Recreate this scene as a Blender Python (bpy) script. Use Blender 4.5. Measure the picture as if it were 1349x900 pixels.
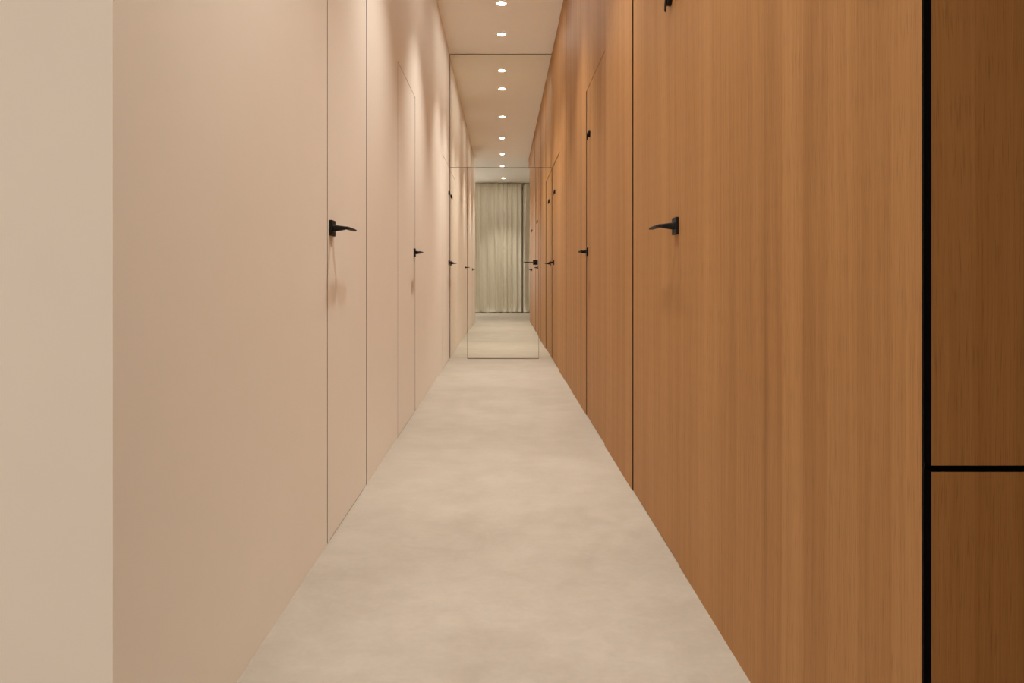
import bpy, bmesh, math, random
from mathutils import Vector, Matrix

for o in list(bpy.data.objects):
    bpy.data.objects.remove(o, do_unlink=True)
S = bpy.context.scene
COL = S.collection

# ------------------------------------------------------------------ camera
# metres; x across the corridor, y along it, z up.  Camera stands at (0, 0, CAM_Z), level,
# looking along +y; the frame is shifted like a shift lens (verticals stay vertical).
F_PX, VPX, VPY, CAM_Z = 900.0, 662.0, 367.0, 0.88
cd = bpy.data.cameras.new('camera')
cam = bpy.data.objects.new('camera', cd); COL.objects.link(cam)
cam.location = (0, 0, CAM_Z); cam.rotation_euler = (math.pi / 2, 0, 0)
cd.sensor_fit = 'HORIZONTAL'; cd.sensor_width = 36.0
cd.lens = F_PX / 1349.0 * 36.0
cd.shift_x = (674.5 - VPX) / 1349.0
cd.shift_y = (VPY - 450.0) / 1349.0
cd.clip_start = 0.02; cd.clip_end = 100
S.camera = cam

# ------------------------------------------------------------------ world, daylight, exposure
w = bpy.data.worlds.new('sky'); S.world = w; w.use_nodes = True
bg = w.node_tree.nodes['Background']
bg.inputs[0].default_value = (0.75, 0.86, 1.0, 1); bg.inputs[1].default_value = 1.0
S.view_settings.view_transform = 'Standard'; S.view_settings.look = 'None'
S.view_settings.gamma = 1.0; S.view_settings.use_curve_mapping = False
S.view_settings.exposure = 0.29
S.cycles.max_bounces = 14; S.cycles.diffuse_bounces = 8; S.cycles.glossy_bounces = 6
S.cycles.blur_glossy = 0.3; S.cycles.sample_clamp_indirect = 6.0

# room measures
XL, XR = -0.5795, 0.540          # corridor wall faces
ZC = 3.344                       # ceiling
YM = 7.49                        # mirror face at the corridor's end
YL, YR = 1.017, 0.880            # the two corners where the corridor opens into the room
RX0, RX1, RY0 = -2.80, 2.40, -2.75   # room the camera stands in
DOOR_H = 2.085
LIGHT_Y = [6.89, 6.11, 4.57, 2.99, 1.46, 0.0, -1.8]
DIM = [0.75, 0.75, 0.90, 0.88, 0.86, 0.15, 0.75]      # the room's own lamps are dimmed
SPOT_W, SPOT_COL, LENS = 275.0, (1.0, 0.93, 0.82), 205.0
FILL_W, FILL_COL = 40.0, (1.0, 0.88, 0.77)

fill = bpy.data.lights.new('daylight_fill', 'AREA'); fill.shape = 'RECTANGLE'  # added area lamp shining in through the unseen window
fill.size, fill.size_y = 1.5, 2.1; fill.energy = FILL_W; fill.color = FILL_COL
fill_o = bpy.data.objects.new('daylight_fill', fill); COL.objects.link(fill_o)
fill_o.location = (-1.70, RY0 - 0.25, 1.45); fill_o.rotation_euler = (math.pi / 2, 0, 0)

# ------------------------------------------------------------------ node helpers / materials
def new_mat(name):
    m = bpy.data.materials.new(name); m.use_nodes = True
    return m, m.node_tree.nodes, m.node_tree.links, m.node_tree.nodes['Principled BSDF']

def math_node(N, L, op, a, b=None):
    n = N.new('ShaderNodeMath'); n.operation = op
    for i, v in enumerate((a, b)):
        if v is None: continue
        if isinstance(v, (int, float)): n.inputs[i].default_value = v
        else: L.new(v, n.inputs[i])
    return n.outputs[0]

def mix_col(N, L, fac, a, b, mode='MIX'):
    n = N.new('ShaderNodeMix'); n.data_type = 'RGBA'; n.blend_type = mode
    for i, v in ((0, fac), (6, a), (7, b)):
        if isinstance(v, (int, float)): n.inputs[i].default_value = v
        elif isinstance(v, tuple): n.inputs[i].default_value = (*v, 1)
        else: L.new(v, n.inputs[i])
    return n.outputs[2]

def ramp(N, L, fac, lo, hi, a=0.0, b=1.0):
    n = N.new('ShaderNodeMapRange'); n.inputs[1].default_value = lo; n.inputs[2].default_value = hi
    n.inputs[3].default_value = a; n.inputs[4].default_value = b; L.new(fac, n.inputs[0])
    return n.outputs[0]

def noise(N, L, vec, scale, detail=2.0, rough=0.5, dist=0.0):
    n = N.new('ShaderNodeTexNoise'); n.inputs['Scale'].default_value = scale
    n.inputs['Detail'].default_value = detail; n.inputs['Roughness'].default_value = rough
    n.inputs['Distortion'].default_value = dist; L.new(vec, n.inputs['Vector'])
    return n.outputs[0]

def plain(name, col, rough=0.6, metal=0.0, spec=0.5, var=0.04, scale=6.0):
    """one colour with a faint uneven tone"""
    m, N, L, B = new_mat(name)
    g = N.new('ShaderNodeNewGeometry')
    f = noise(N, L, g.outputs['Position'], scale, 3)
    c = mix_col(N, L, f, tuple(v * (1 - var) for v in col), tuple(min(1, v * (1 + var)) for v in col))
    L.new(c, B.inputs['Base Color'])
    B.inputs['Roughness'].default_value = rough; B.inputs['Metallic'].default_value = metal
    B.inputs['Specular IOR Level'].default_value = spec
    return m

def oak(name, dark, mid, light, rough=0.55):
    """vertical-grain oak veneer laid up from narrow leaves"""
    m, N, L, B = new_mat(name)
    g = N.new('ShaderNodeNewGeometry'); sp = N.new('ShaderNodeSeparateXYZ')
    L.new(g.outputs['Position'], sp.inputs[0])
    u = math_node(N, L, 'ADD', sp.outputs[0], sp.outputs[1]); z = sp.outputs[2]
    def vec(a, b, off=0.0):
        c = N.new('ShaderNodeCombineXYZ')
        L.new(math_node(N, L, 'MULTIPLY', u, a), c.inputs[0])
        L.new(math_node(N, L, 'MULTIPLY', z, b), c.inputs[1]); c.inputs[2].default_value = off
        return c.outputs[0]
    # wandering grain: shift the across coordinate a little along the height
    wob = noise(N, L, vec(3.0, 1.1, 7.3), 1.0, 2)
    uw = math_node(N, L, 'ADD', u, math_node(N, L, 'MULTIPLY', wob, 0.035))
    def wvec(a, b, off=0.0):
        c = N.new('ShaderNodeCombineXYZ')
        L.new(math_node(N, L, 'MULTIPLY', uw, a), c.inputs[0])
        L.new(math_node(N, L, 'MULTIPLY', z, b), c.inputs[1]); c.inputs[2].default_value = off
        return c.outputs[0]
    leaf = math_node(N, L, 'FLOOR', math_node(N, L, 'DIVIDE', u, 0.093))
    wn = N.new('ShaderNodeTexWhiteNoise'); wn.noise_dimensions = '1D'; L.new(leaf, wn.inputs['W'])
    broad = noise(N, L, wvec(14, 0.35, 1.0), 1.0, 3, 0.55)
    med = noise(N, L, wvec(70, 0.9, 4.0), 1.0, 3, 0.6)
    fine = noise(N, L, wvec(420, 3.5, 9.0), 1.0, 2, 0.6)
    pore = noise(N, L, wvec(750, 16.0, 2.0), 1.0, 1, 0.5)
    t = math_node(N, L, 'ADD', math_node(N, L, 'MULTIPLY', broad, 0.38), math_node(N, L, 'MULTIPLY', med, 0.35))
    t = math_node(N, L, 'ADD', t, math_node(N, L, 'MULTIPLY', fine, 0.34))
    t = math_node(N, L, 'ADD', t, math_node(N, L, 'MULTIPLY', wn.outputs[0], 0.14))
    lo = mix_col(N, L, ramp(N, L, t, 0.36, 0.56), dark, mid)
    c = mix_col(N, L, ramp(N, L, t, 0.56, 0.80), lo, light)
    c = mix_col(N, L, ramp(N, L, pore, 0.58, 0.72, 0.0, 0.42), c, tuple(v * 0.55 for v in dark))
    L.new(c, B.inputs['Base Color'])
    B.inputs['Roughness'].default_value = rough; B.inputs['Specular IOR Level'].default_value = 0.15
    bp = N.new('ShaderNodeBump'); bp.inputs['Strength'].default_value = 0.08; bp.inputs['Distance'].default_value = 0.001
    L.new(fine, bp.inputs['Height']); L.new(bp.outputs[0], B.inputs['Normal'])
    return m

def concrete(name, a, b, rough=0.5):
    m, N, L, B = new_mat(name)
    g = N.new('ShaderNodeNewGeometry'); mp = N.new('ShaderNodeMapping')
    mp.inputs['Scale'].default_value = (0.9, 1.05, 1.0); L.new(g.outputs['Position'], mp.inputs[0])
    v = mp.outputs[0]
    n1 = noise(N, L, v, 3.4, 6, 0.66, 0.3); n2 = noise(N, L, v, 11.0, 5, 0.65, 0.8); n3 = noise(N, L, v, 60, 3, 0.6)
    t = math_node(N, L, 'ADD', math_node(N, L, 'MULTIPLY', n1, 0.5), math_node(N, L, 'MULTIPLY', n2, 0.38))
    t = math_node(N, L, 'ADD', t, math_node(N, L, 'MULTIPLY', n3, 0.12))
    c = mix_col(N, L, ramp(N, L, t, 0.36, 0.64), a, b)
    n4 = noise(N, L, v, 5.0, 4, 0.6)
    c = mix_col(N, L, ramp(N, L, n4, 0.58, 0.75, 0.0, 0.35), c, tuple(min(1, k * 1.10) for k in b))
    L.new(c, B.inputs['Base Color'])
    L.new(ramp(N, L, n2, 0.3, 0.7, rough - 0.06, rough + 0.08), B.inputs['Roughness'])
    B.inputs['Specular IOR Level'].default_value = 0.35
    return m

def linen(name, a, b):
    m, N, L, B = new_mat(name)
    g = N.new('ShaderNodeNewGeometry'); mp = N.new('ShaderNodeMapping')
    mp.inputs['Scale'].default_value = (1, 1, 0.15); L.new(g.outputs['Position'], mp.inputs[0])
    n1 = noise(N, L, mp.outputs[0], 40, 4, 0.6); n2 = noise(N, L, g.outputs['Position'], 900, 1)
    c = mix_col(N, L, n1, a, b)
    L.new(c, B.inputs['Base Color']); B.inputs['Roughness'].default_value = 0.95
    B.inputs['Specular IOR Level'].default_value = 0.1
    bp = N.new('ShaderNodeBump'); bp.inputs['Strength'].default_value = 0.1; bp.inputs['Distance'].default_value = 0.001
    L.new(n2, bp.inputs['Height']); L.new(bp.outputs[0], B.inputs['Normal'])
    return m

M = {}
M['paint'] = plain('cream_wall_paint', (0.865, 0.832, 0.775), 0.75, spec=0.25, var=0.015)
M['paint_room'] = plain('white_room_paint', (0.86, 0.79, 0.71), 0.8, spec=0.2, var=0.015)
M['ceil'] = plain('ceiling_paint', (0.94, 0.935, 0.905), 0.85, spec=0.2, var=0.01)
M['oak'] = oak('oak_veneer', (0.285, 0.137, 0.047), (0.385, 0.191, 0.070), (0.48, 0.256, 0.102))
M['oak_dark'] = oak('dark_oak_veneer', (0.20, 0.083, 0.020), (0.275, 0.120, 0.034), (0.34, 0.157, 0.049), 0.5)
M['oak_edge_shade'] = plain('oak_panel_edge_shade', (0.07, 0.032, 0.014), 0.8)  # dark colour standing in for shadow on the panel edges
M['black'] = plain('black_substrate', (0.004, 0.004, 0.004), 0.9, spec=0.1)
M['gap'] = plain('door_gap_shade', (0.07, 0.045, 0.03), 0.9, spec=0.1)  # shade between leaf and wall, put into the colour
M['floor'] = concrete('beige_microcement', (0.335, 0.297, 0.252), (0.41, 0.375, 0.327))
M['metal'] = plain('black_metal', (0.007, 0.006, 0.0055), 0.5, metal=0.0, spec=0.22)
M['bronze'] = plain('bronze_edging', (0.20, 0.13, 0.08), 0.45, metal=0.6)
M['linen'] = linen('beige_linen', (0.74, 0.71, 0.62), (0.84, 0.81, 0.72))
M['white'] = plain('white_lacquer', (0.80, 0.78, 0.74), 0.5)
m, N, L, B = new_mat('mirror_glass')
g = N.new('ShaderNodeNewGeometry')
L.new(mix_col(N, L, noise(N, L, g.outputs['Position'], 0.5), (0.93, 0.93, 0.87), (0.95, 0.95, 0.89)), B.inputs['Base Color'])
B.inputs['Metallic'].default_value = 1.0; B.inputs['Roughness'].default_value = 0.0
M['mirror'] = m
m, N, L, B = new_mat('lamp_glow')
B.inputs['Base Color'].default_value = (0.9, 0.85, 0.75, 1)
B.inputs['Emission Color'].default_value = (*SPOT_COL, 1); B.inputs['Emission Strength'].default_value = LENS
M['glow'] = m
m, N, L, B = new_mat('window_glass')
N.remove(B); out = N['Material Output']
tr = N.new('ShaderNodeBsdfTransparent'); gl = N.new('ShaderNodeBsdfGlossy'); gl.inputs['Roughness'].default_value = 0.02
mx = N.new('ShaderNodeMixShader'); mx.inputs[0].default_value = 0.06
L.new(tr.outputs[0], mx.inputs[1]); L.new(gl.outputs[0], mx.inputs[2]); L.new(mx.outputs[0], out.inputs[0])
M['glass'] = m

# ------------------------------------------------------------------ mesh helpers
def link(name, me, parent=None):
    o = bpy.data.objects.new(name, me); COL.objects.link(o)
    if parent is not None: o.parent = parent
    return o

def finish(name, bm, mats, parent=None, smooth=False, bevel=0.0, seg=2):
    if bevel > 0:
        bmesh.ops.bevel(bm, geom=list(bm.edges), offset=bevel, segments=seg, profile=0.7, affect='EDGES')
    bmesh.ops.recalc_face_normals(bm, faces=list(bm.faces))
    me = bpy.data.meshes.new(name); bm.to_mesh(me); bm.free()
    for mt in (mats if isinstance(mats, (list, tuple)) else [mats]): me.materials.append(mt)
    if smooth:
        for p in me.polygons: p.use_smooth = True
    return link(name, me, parent)

def bbox(bm, x0, x1, y0, y1, z0, z1, mat=0):
    vs = [bm.verts.new((x, y, z)) for x in (x0, x1) for y in (y0, y1) for z in (z0, z1)]
    fs = []
    for q in ((0, 1, 3, 2), (4, 6, 7, 5), (0, 4, 5, 1), (2, 3, 7, 6), (0, 2, 6, 4), (1, 5, 7, 3)):
        f = bm.faces.new([vs[i] for i in q]); f.material_index = mat; fs.append(f)
    return fs      # order: -x, +x, -y, +y, -z, +z

def tag(o, label, cat=None, group=None, kind=None):
    o['label'] = label
    if cat: o['category'] = cat
    if group: o['group'] = group
    if kind: o['kind'] = kind
    return o

def struct(name, bm, mats, label, cat, **k):
    return tag(finish(name, bm, mats, **k), label, cat, kind='structure')

# ------------------------------------------------------------------ floor, ceiling
bm = bmesh.new(); bbox(bm, RX0 - 0.15, RX1 + 0.15, RY0 - 0.15, YM + 0.2, -0.12, 0)
struct('floor', bm, M['floor'], 'seamless mottled beige concrete floor running down the corridor', 'floor')
bm = bmesh.new(); bbox(bm, RX0 - 0.15, RX1 + 0.15, RY0 - 0.15, YM + 0.2, ZC, ZC + 0.15)
struct('ceiling', bm, M['ceil'], 'plain cream ceiling with a single row of round downlights', 'ceiling')

# ------------------------------------------------------------------ left corridor wall with three flush doors
DL = [(2.258, 2.914), (3.775, 4.535), (6.60, 7.41)]
TH = 0.14
bm = bmesh.new()
ys = [YL] + [v for d in DL for v in d] + [YM]
for i in range(0, len(ys), 2):
    fs = bbox(bm, XL - TH, XL, ys[i], ys[i + 1], 0, ZC)
    if i > 0: fs[2].material_index = 1                     # reveals coloured dark for the shade in the door gaps
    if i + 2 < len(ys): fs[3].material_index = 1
for a, b in DL:
    bbox(bm, XL - TH, XL, a, b, DOOR_H, ZC)
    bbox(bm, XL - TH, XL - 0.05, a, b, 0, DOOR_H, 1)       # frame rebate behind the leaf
struct('wall_left', bm, [M['paint'], M['gap']], 'smooth cream painted corridor wall with three flush doors', 'wall')
bm = bmesh.new(); bbox(bm, RX0, XL - TH, YL, YL + 0.14, 0, ZC)
bbox(bm, XL - TH, XL, YL - 0.0006, YL, 0, ZC)               # plaster skim round the corner
struct('wall_front_left', bm, M['paint_room'], 'pale plain wall facing the camera left of the corridor mouth', 'wall')

# ------------------------------------------------------------------ right corridor wall: black core, oak panels
CORE = 0.5525
bm = bmesh.new()
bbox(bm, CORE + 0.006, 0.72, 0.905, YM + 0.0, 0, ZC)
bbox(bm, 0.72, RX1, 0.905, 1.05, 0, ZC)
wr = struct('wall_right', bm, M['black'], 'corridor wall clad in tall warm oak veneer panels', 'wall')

def side_panel(y0, y1, z0=0.0, z1=ZC, face=XR, gap=0.003, mitre=False):
    """one oak panel of the right wall; edges coloured dark as gap shadow, the underside of a high panel in oak"""
    bm = bmesh.new()
    fs = bbox(bm, face, CORE + 0.006, y0 + gap / 2, y1 - gap / 2, z0, z1)
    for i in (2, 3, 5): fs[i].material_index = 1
    if mitre:
        for v in bm.verts:
            if v.co.y < (y0 + y1) / 2 and v.co.x > face + 0.001: v.co.y += 0.022
            elif v.co.y < (y0 + y1) / 2: v.co.y = y0
    return finish('oak_panel', bm, [M['oak'], M['oak_edge_shade']], wr)

DR = [(2.085, 2.835), (3.60, 4.40), (6.46, 7.488)]
side_panel(YR, DR[0][0], mitre=True)
side_panel(DR[0][0], DR[0][1], DOOR_H)
side_panel(DR[0][1], DR[1][0], face=XR - 0.002)
side_panel(DR[1][0], 5.38, DOOR_H)
side_panel(DR[1][1], 5.38, 0, DOOR_H, gap=0.001, face=XR - 0.001)
side_panel(5.38, 5.80, face=XR + 0.001)
side_panel(5.80, DR[2][0], face=XR - 0.002)
side_panel(DR[2][0], YM, DOOR_H)

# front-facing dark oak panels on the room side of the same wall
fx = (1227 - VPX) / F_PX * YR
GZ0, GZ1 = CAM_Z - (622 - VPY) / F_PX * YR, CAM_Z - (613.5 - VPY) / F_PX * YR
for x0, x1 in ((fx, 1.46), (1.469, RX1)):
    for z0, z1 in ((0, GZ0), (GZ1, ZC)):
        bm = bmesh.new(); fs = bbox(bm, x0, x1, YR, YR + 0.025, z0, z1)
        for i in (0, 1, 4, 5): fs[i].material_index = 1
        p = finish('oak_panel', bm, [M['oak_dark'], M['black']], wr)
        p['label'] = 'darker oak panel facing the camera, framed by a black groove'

# ------------------------------------------------------------------ room round the camera
WX0, WX1, WZ0, WZ1 = -2.45, -0.95, 0.40, 2.50  # window opening added out of view to light the front-facing walls
bm = bmesh.new(); bbox(bm, RX0 - 0.15, RX0, RY0, YL + 0.14, 0, ZC)
struct('wall_room_left', bm, M['paint_room'], 'pale room wall to the left behind the camera', 'wall')
bm = bmesh.new(); bbox(bm, RX1, RX1 + 0.15, RY0, 1.05, 0, ZC)
struct('wall_room_right', bm, M['paint_room'], 'pale room wall to the right behind the camera', 'wall')
bm = bmesh.new()
bbox(bm, RX0 - 0.15, WX0, RY0 - 0.15, RY0, 0, ZC); bbox(bm, WX1, RX1 + 0.15, RY0 - 0.15, RY0, 0, ZC)
bbox(bm, WX0, WX1, RY0 - 0.15, RY0, 0, WZ0); bbox(bm, WX0, WX1, RY0 - 0.15, RY0, WZ1, ZC)
struct('wall_back', bm, M['paint_room'], 'pale wall behind the curtains seen in the mirror', 'wall')
bm = bmesh.new(); xm = (WX0 + WX1) / 2
for x0, x1, z0, z1 in ((WX0, WX0 + .05, WZ0, WZ1), (WX1 - .05, WX1, WZ0, WZ1), (WX0 + .05, WX1 - .05, WZ0, WZ0 + .05),
          (WX0 + .05, WX1 - .05, WZ1 - .05, WZ1), (xm - .025, xm + .025, WZ0 + .05, WZ1 - .05)):
    bbox(bm, x0, x1, RY0 - 0.11, RY0 - 0.04, z0, z1)
win = struct('added_window_1', bm, M['white'], 'unseen white framed two-pane window added beside the curtains to light the room', 'window')
for a, b in ((WX0 + .05, xm - .025), (xm + .025, WX1 - .05)):
    bm = bmesh.new(); bbox(bm, a, b, RY0 - 0.078, RY0 - 0.072, WZ0 + .05, WZ1 - .05)
    finish('pane', bm, M['glass'], win)

# ------------------------------------------------------------------ door furniture
def handle(parent, pos, out, along, name='door_handle'):
    """square rosette, tapered neck and a flat slim lever.
    out = unit vector away from the leaf, along = unit vector the lever points to"""
    out, along = Vector(out), Vector(along); up = Vector((0, 0, 1))
    P = lambda o, a, z: Vector(pos) + out * o + along * a + up * z
    def block(bm, o0, o1, h0, h1, w0, w1):     # frustum along out: half sizes (along h, up w)
        r = []
        for o, h, ww in ((o0, h0, w0), (o1, h1, w1)):
            r.append([bm.verts.new(P(o, sa * h, sz * ww)) for sa, sz in ((-1, -1), (1, -1), (1, 1), (-1, 1))])
        bm.faces.new(r[0]); bm.faces.new(r[1][::-1])
        for i in range(4): bm.faces.new([r[0][i], r[0][(i + 1) % 4], r[1][(i + 1) % 4], r[1][i]])
    bm = bmesh.new(); block(bm, 0.0, 0.009, 0.0265, 0.0265, 0.0265, 0.0265)
    ro = finish(name, bm, M['metal'], parent, bevel=0.0012)
    # neck and lever: one swept body
    bm = bmesh.new()
    st = [  # centre (out, along, up), half width in the bend plane, half height, tangent angle
        (0.009, 0.0, 0.000, 0.0115, 0.0115, 0), (0.020, 0.0, 0.000, 0.0100, 0.0100, 0),
        (0.044, 0.0, 0.0005, 0.0088, 0.0065, 0), (0.051, 0.003, 0.001, 0.0105, 0.0052, 42),
        (0.053, 0.013, 0.001, 0.0092, 0.0042, 88),
        (0.053, 0.075, 0.001, 0.0088, 0.0038, 90), (0.052, 0.124, 0.001, 0.0080, 0.0034, 92),
        (0.052, 0.127, 0.001, 0.0066, 0.0022, 92)]
    rings = []
    for o, a, z, hw, hh, ang in st:
        t = math.radians(ang); so, sa = -math.sin(t), math.cos(t)   # sideways direction in the bend plane
        ring = []
        for k in range(12):
            q = 2 * math.pi * k / 12 + math.pi / 12
            cx = math.copysign(abs(math.cos(q)) ** 0.45, math.cos(q)); cz = math.copysign(abs(math.sin(q)) ** 0.45, math.sin(q))
            ring.append(bm.verts.new(P(o + so * cx * hw, a + sa * cx * hw, z + cz * hh)))
        rings.append(ring)
    for r0, r1 in zip(rings, rings[1:]):
        for k in range(12): bm.faces.new([r0[k], r0[(k + 1) % 12], r1[(k + 1) % 12], r1[k]])
    bm.faces.new(rings[0][::-1]); bm.faces.new(rings[-1])
    finish('lever', bm, M['metal'], ro)
    return ro

def fitting(parent, pos, out, along):
    """small black plate high on the door with a short peg"""
    out, along = Vector(out), Vector(along); up = Vector((0, 0, 1))
    P = lambda o, a, z: Vector(pos) + out * o + along * a + up * z
    bm = bmesh.new(); n = 20; r0, r1, r2 = [], [], []
    for k in range(n):
        q = 2 * math.pi * k / n; c, d = math.cos(q), math.sin(q)
        r0.append(bm.verts.new(P(0, 0.022 * c, 0.022 * d)))
        r1.append(bm.verts.new(P(0.011, 0.022 * c, 0.022 * d)))
        r2.append(bm.verts.new(P(0.013, 0.020 * c, 0.020 * d)))
    bm.faces.new(r0[::-1]); bm.faces.new(r2)
    for A, B_ in ((r0, r1), (r1, r2)):
        for k in range(n): bm.faces.new([A[k], A[(k + 1) % n], B_[(k + 1) % n], B_[k]])
    pl = finish('latch_plate', bm, M['metal'], parent)
    # flat tapering peg hanging out and down from the plate
    bm = bmesh.new(); rings = []
    for o, a, z, hw, ht in ((0.010, 0, 0.004, .007, .006), (0.015, 0.002, -0.006, .006, .005),
                            (0.017, 0.005, -0.022, .005, .0038), (0.017, 0.008, -0.038, .0035, .003)):
        rings.append([bm.verts.new(P(o + ht * math.cos(q), a + hw * math.sin(q), z + ht * 0.7 * math.cos(q)))
                      for q in [2 * math.pi * k / 8 for k in range(8)]])
    for a, b in zip(rings, rings[1:]):
        for k in range(8): bm.faces.new([a[k], a[(k + 1) % 8], b[(k + 1) % 8], b[k]])
    bm.faces.new(rings[0][::-1]); bm.faces.new(rings[-1])
    finish('peg', bm, M['metal'], pl)
    return pl

HZ, FZ = 1.050, 1.779
# left: flush painted doors
LGAP = [0.008, 0.010, 0.013]
left = [('door_1', 2.312, 1, None, 'nearest cream flush door in the left wall with black lever handle'),
        ('door_2', 4.480, -1, None, 'second cream flush door in the left wall, halfway down the corridor'),
        ('door_3', 7.345, -1, 7.33, 'farthest cream flush door in the left wall, right beside the mirror')]
for (a, b), g, (nm, hy, dr, fy, lab) in zip(DL, LGAP, left):
    bm = bmesh.new(); fs = bbox(bm, XL - 0.042, XL - 0.0005, a + g, b - g, 0.003, DOOR_H - g * 0.7)
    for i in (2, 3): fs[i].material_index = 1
    d = struct(nm, bm, [M['paint'], M['gap']], lab, 'door')
    handle(d, (XL - 0.0005, hy, HZ), (1, 0, 0), (0, dr, 0))
    if fy: fitting(d, (XL - 0.0005, fy, FZ + 0.02), (1, 0, 0), (0, 1, 0))
# right: oak doors set back a few millimetres from the panels
right = [('door_4', 2.124, 1, 2.195, 'nearest flush oak door in the right wall with black lever handle'),
         ('door_5', 4.352, -1, 4.235, 'second flush oak door in the right wall, halfway down the corridor'),
         ('door_6', 7.235, -1, 7.06, 'farthest flush oak door in the right wall, right beside the mirror')]
for (a, b), (nm, hy, dr, fy, lab) in zip(DR, right):
    bm = bmesh.new(); fx0 = XR + {'door_4': 0.0015, 'door_5': 0.002, 'door_6': 0.005}[nm]
    bbox(bm, fx0, CORE + 0.005, a + 0.002, b - (0.010 if nm != 'door_6' else 0.001), 0.003, DOOR_H - 0.002)
    d = struct(nm, bm, M['oak'], lab, 'door')
    handle(d, (fx0, hy, HZ - (0.007 if nm == 'door_4' else 0)), (-1, 0, 0), (0, dr, 0))
    fitting(d, (fx0, fy, FZ), (-1, 0, 0), (0, 1, 0))

# ------------------------------------------------------------------ mirrored end wall and mirrored door
bm = bmesh.new(); bbox(bm, XL - TH, 0.72, YM + 0.012, YM + 0.15, 0, ZC)
we = struct('wall_end', bm, M['bronze'], 'end wall of the corridor clad in frameless mirror up to the ceiling', 'wall')
px = lambda x: (x - VPX) / F_PX * YM
MX0, MX1 = px(616.0), px(709.5)
MZ = CAM_Z + (VPY - 221) / F_PX * YM
e = 0.004
for x0, x1, z0, z1 in ((XL + 0.006, XR, MZ + e, ZC - 0.009), (XL + 0.006, MX0 - e, 0.0, MZ - 0.002), (MX1 + e, XR, 0.0, MZ - 0.002)):
    bm = bmesh.new(); bbox(bm, x0, x1, YM, YM + 0.012, z0, z1)
    finish('mirror_panel', bm, M['mirror'], we)
bm = bmesh.new(); bbox(bm, MX0, MX1, YM - 0.001, YM + 0.004, 0.008, MZ - 0.002)
# the leaf stands a hair ajar on its hinges
bmesh.ops.rotate(bm, verts=list(bm.verts), cent=(MX0, YM, 0), matrix=Matrix.Rotation(math.radians(-0.09), 3, 'Z'))
d7 = struct('door_7', bm, M['mirror'], 'mirrored door at the end of the corridor reflecting beige curtains', 'door')
bm = bmesh.new()
for a in ((MX0 - .003, MX0, 0.004, MZ - .002), (MX1, MX1 + .003, 0.004, MZ - .002), (MX0, MX1, 0.0, 0.008)):
    bbox(bm, a[0], a[1], YM - 0.003, YM + 0.011, a[2], a[3])
finish('edge_strip', bm, M['bronze'], d7)
handle(d7, (px(705.3), YM - 0.0025, CAM_Z + (VPY - 345.8) / F_PX * YM), (0, -1, 0), (-1, 0, 0))

# ------------------------------------------------------------------ downlights
def ring_mesh(r0, r1, z0, z1, n=40):
    bm = bmesh.new(); R = []
    for r, z in ((r0, z1), (r0, z0), (r1, z0), (r1, z1)):
        R.append([bm.verts.new((r * math.cos(2 * math.pi * k / n), r * math.sin(2 * math.pi * k / n), z)) for k in range(n)])
    for a, b in zip(R, R[1:] + R[:1]):
        for k in range(n): bm.faces.new([a[k], a[(k + 1) % n], b[(k + 1) % n], b[k]])
    return bm
bm = ring_mesh(0.038, 0.044, -0.004, 0.0); trim0 = finish('trim_ring', bm, M['white'])
bm = bmesh.new(); n = 40
lo = [bm.verts.new((0.038 * math.cos(2 * math.pi * k / n), 0.038 * math.sin(2 * math.pi * k / n), -0.0015)) for k in range(n)]
hi = [bm.verts.new((v.co.x, v.co.y, 0)) for v in lo]
bm.faces.new(lo); bm.faces.new(hi[::-1])
for k in range(n): bm.faces.new([lo[k], lo[(k + 1) % n], hi[(k + 1) % n], hi[k]])
lens0 = finish('lens', bm, M['glow'])
where = ['closest to the mirror', 'second from the mirror', 'third from the mirror', 'fourth from the mirror',
         'fifth from the mirror, at the corridor mouth', 'sixth from the mirror, above the camera', 'farthest in the mirror, nearest the curtain']
sd = bpy.data.lights.new('downlight_beam', 'SPOT')
sd.energy = SPOT_W; sd.color = SPOT_COL; sd.spot_size = math.radians(76); sd.spot_blend = 1.0; sd.shadow_soft_size = 0.075
for i, y in enumerate(LIGHT_Y):
    e_ = bpy.data.objects.new('downlight', None); COL.objects.link(e_); e_.empty_display_size = 0.05
    e_.location = (-0.008, y, ZC)
    tag(e_, 'round recessed ceiling downlight, ' + where[i], 'ceiling light', 'downlights along the corridor ceiling')
    for src in (trim0, lens0):
        c = src if i == 0 else src.copy()
        if i: COL.objects.link(c)
        c.parent = e_
    ld = sd.copy(); ld.energy = SPOT_W * DIM[i]
    b = bpy.data.objects.new('beam', ld); COL.objects.link(b); b.parent = e_; b.location = (0, 0, -0.008)
    if i == 4: b.rotation_euler.x = math.radians(4)      # this spot is swivelled a little down the corridor

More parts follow.
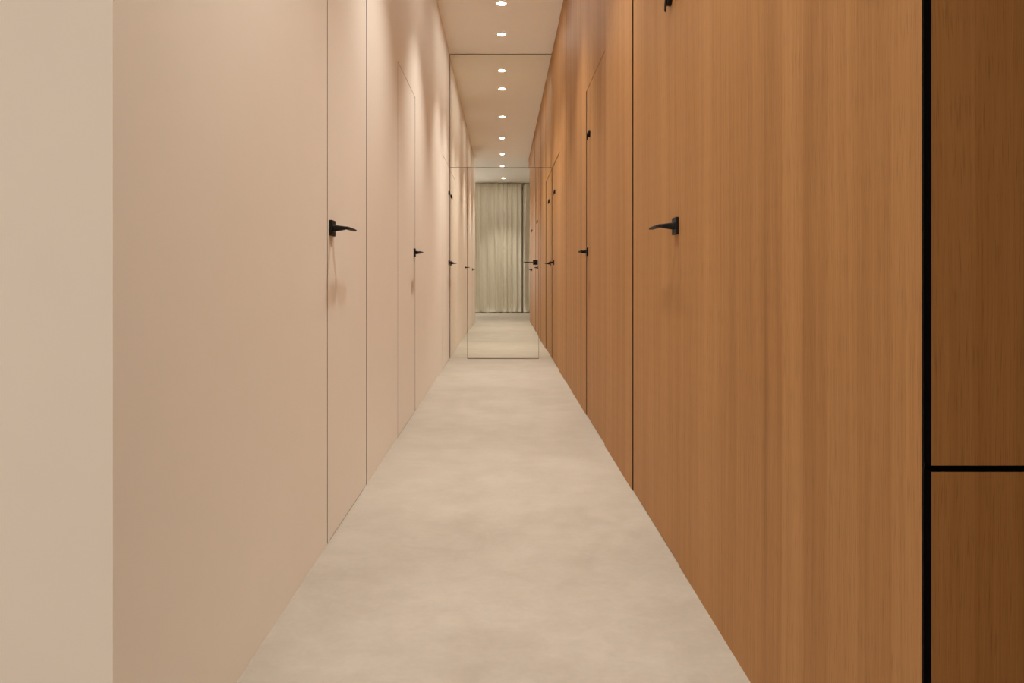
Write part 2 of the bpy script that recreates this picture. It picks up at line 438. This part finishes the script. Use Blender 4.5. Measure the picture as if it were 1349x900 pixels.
# ------------------------------------------------------------------ curtains (seen in the mirror)
def curtain(x0, x1, yc, label, seed):
    rnd = random.Random(seed)
    nx = int((x1 - x0) / 0.006); zs = [0.012 + 0.02 * i for i in range(6)] + [0.13 + (ZC - 0.145) * i / 26 for i in range(27)]
    # fold positions of uneven width
    ph = []; p = 0.0; wd = 0.11; ph_a = [rnd.uniform(0, 6.28) for _ in range(6)]
    for i in range(nx + 1):
        x = i / nx * (x1 - x0)
        wd = 0.20 + 0.06 * math.sin(x * 3.1 + ph_a[0]) + 0.035 * math.sin(x * 7.7 + ph_a[1])
        p += (x1 - x0) / nx / wd * 2 * math.pi
        ph.append(p)
    vs, fs = [], []
    for z in zs:
        t = z / ZC
        for i in range(nx + 1):
            x = i / nx * (x1 - x0)
            amp = 0.052 + 0.020 * math.sin(x * 2.3 + ph_a[2]) + 0.012 * math.sin(x * 5.1 + ph_a[3])
            q = ph[i] + 0.5 * math.sin(t * 3 + x * 2 + ph_a[4])
            y = amp * (0.75 + 0.45 * (1 - t)) * (math.sin(q) + 0.22 * math.sin(2.3 * q + 1.0) + 0.10 * math.sin(3.7 * q))
            top = max(0, (t - 0.80) / 0.20)
            y += 0.012 * top * math.sin(ph[i] * 3.0 + 0.4)
            fl = max(0.0, 1 - z / 0.22)
            y += fl * fl * (0.05 + 0.06 * math.sin(q * 0.5 + ph_a[5]))
            xx = x0 + x + 0.012 * math.cos(q) + fl * 0.02 * math.sin(q * 0.37)
            vs.append((xx, yc + y, z + (0.006 * math.sin(q * 0.8) + 0.004 if z < 0.02 else 0)))
    for r in range(len(zs) - 1):
        for i in range(nx):
            a = r * (nx + 1) + i; fs.append((a, a + 1, a + nx + 2, a + nx + 1))
    me = bpy.data.meshes.new('curtain'); me.from_pydata(vs, [], fs); me.materials.append(M['linen'])
    for p_ in me.polygons: p_.use_smooth = True
    o = link('curtain', me)
    sm = o.modifiers.new('cloth', 'SOLIDIFY'); sm.thickness = 0.002
    return tag(o, label, 'curtain', 'floor-length curtains behind the camera')
curtain(-0.90, 0.45, -2.56, 'wide beige linen curtain filling most of the mirror', 3)
curtain(0.490, 2.30, -2.64, 'beige linen curtain at the right edge of the mirror, beside the oak wall', 8)
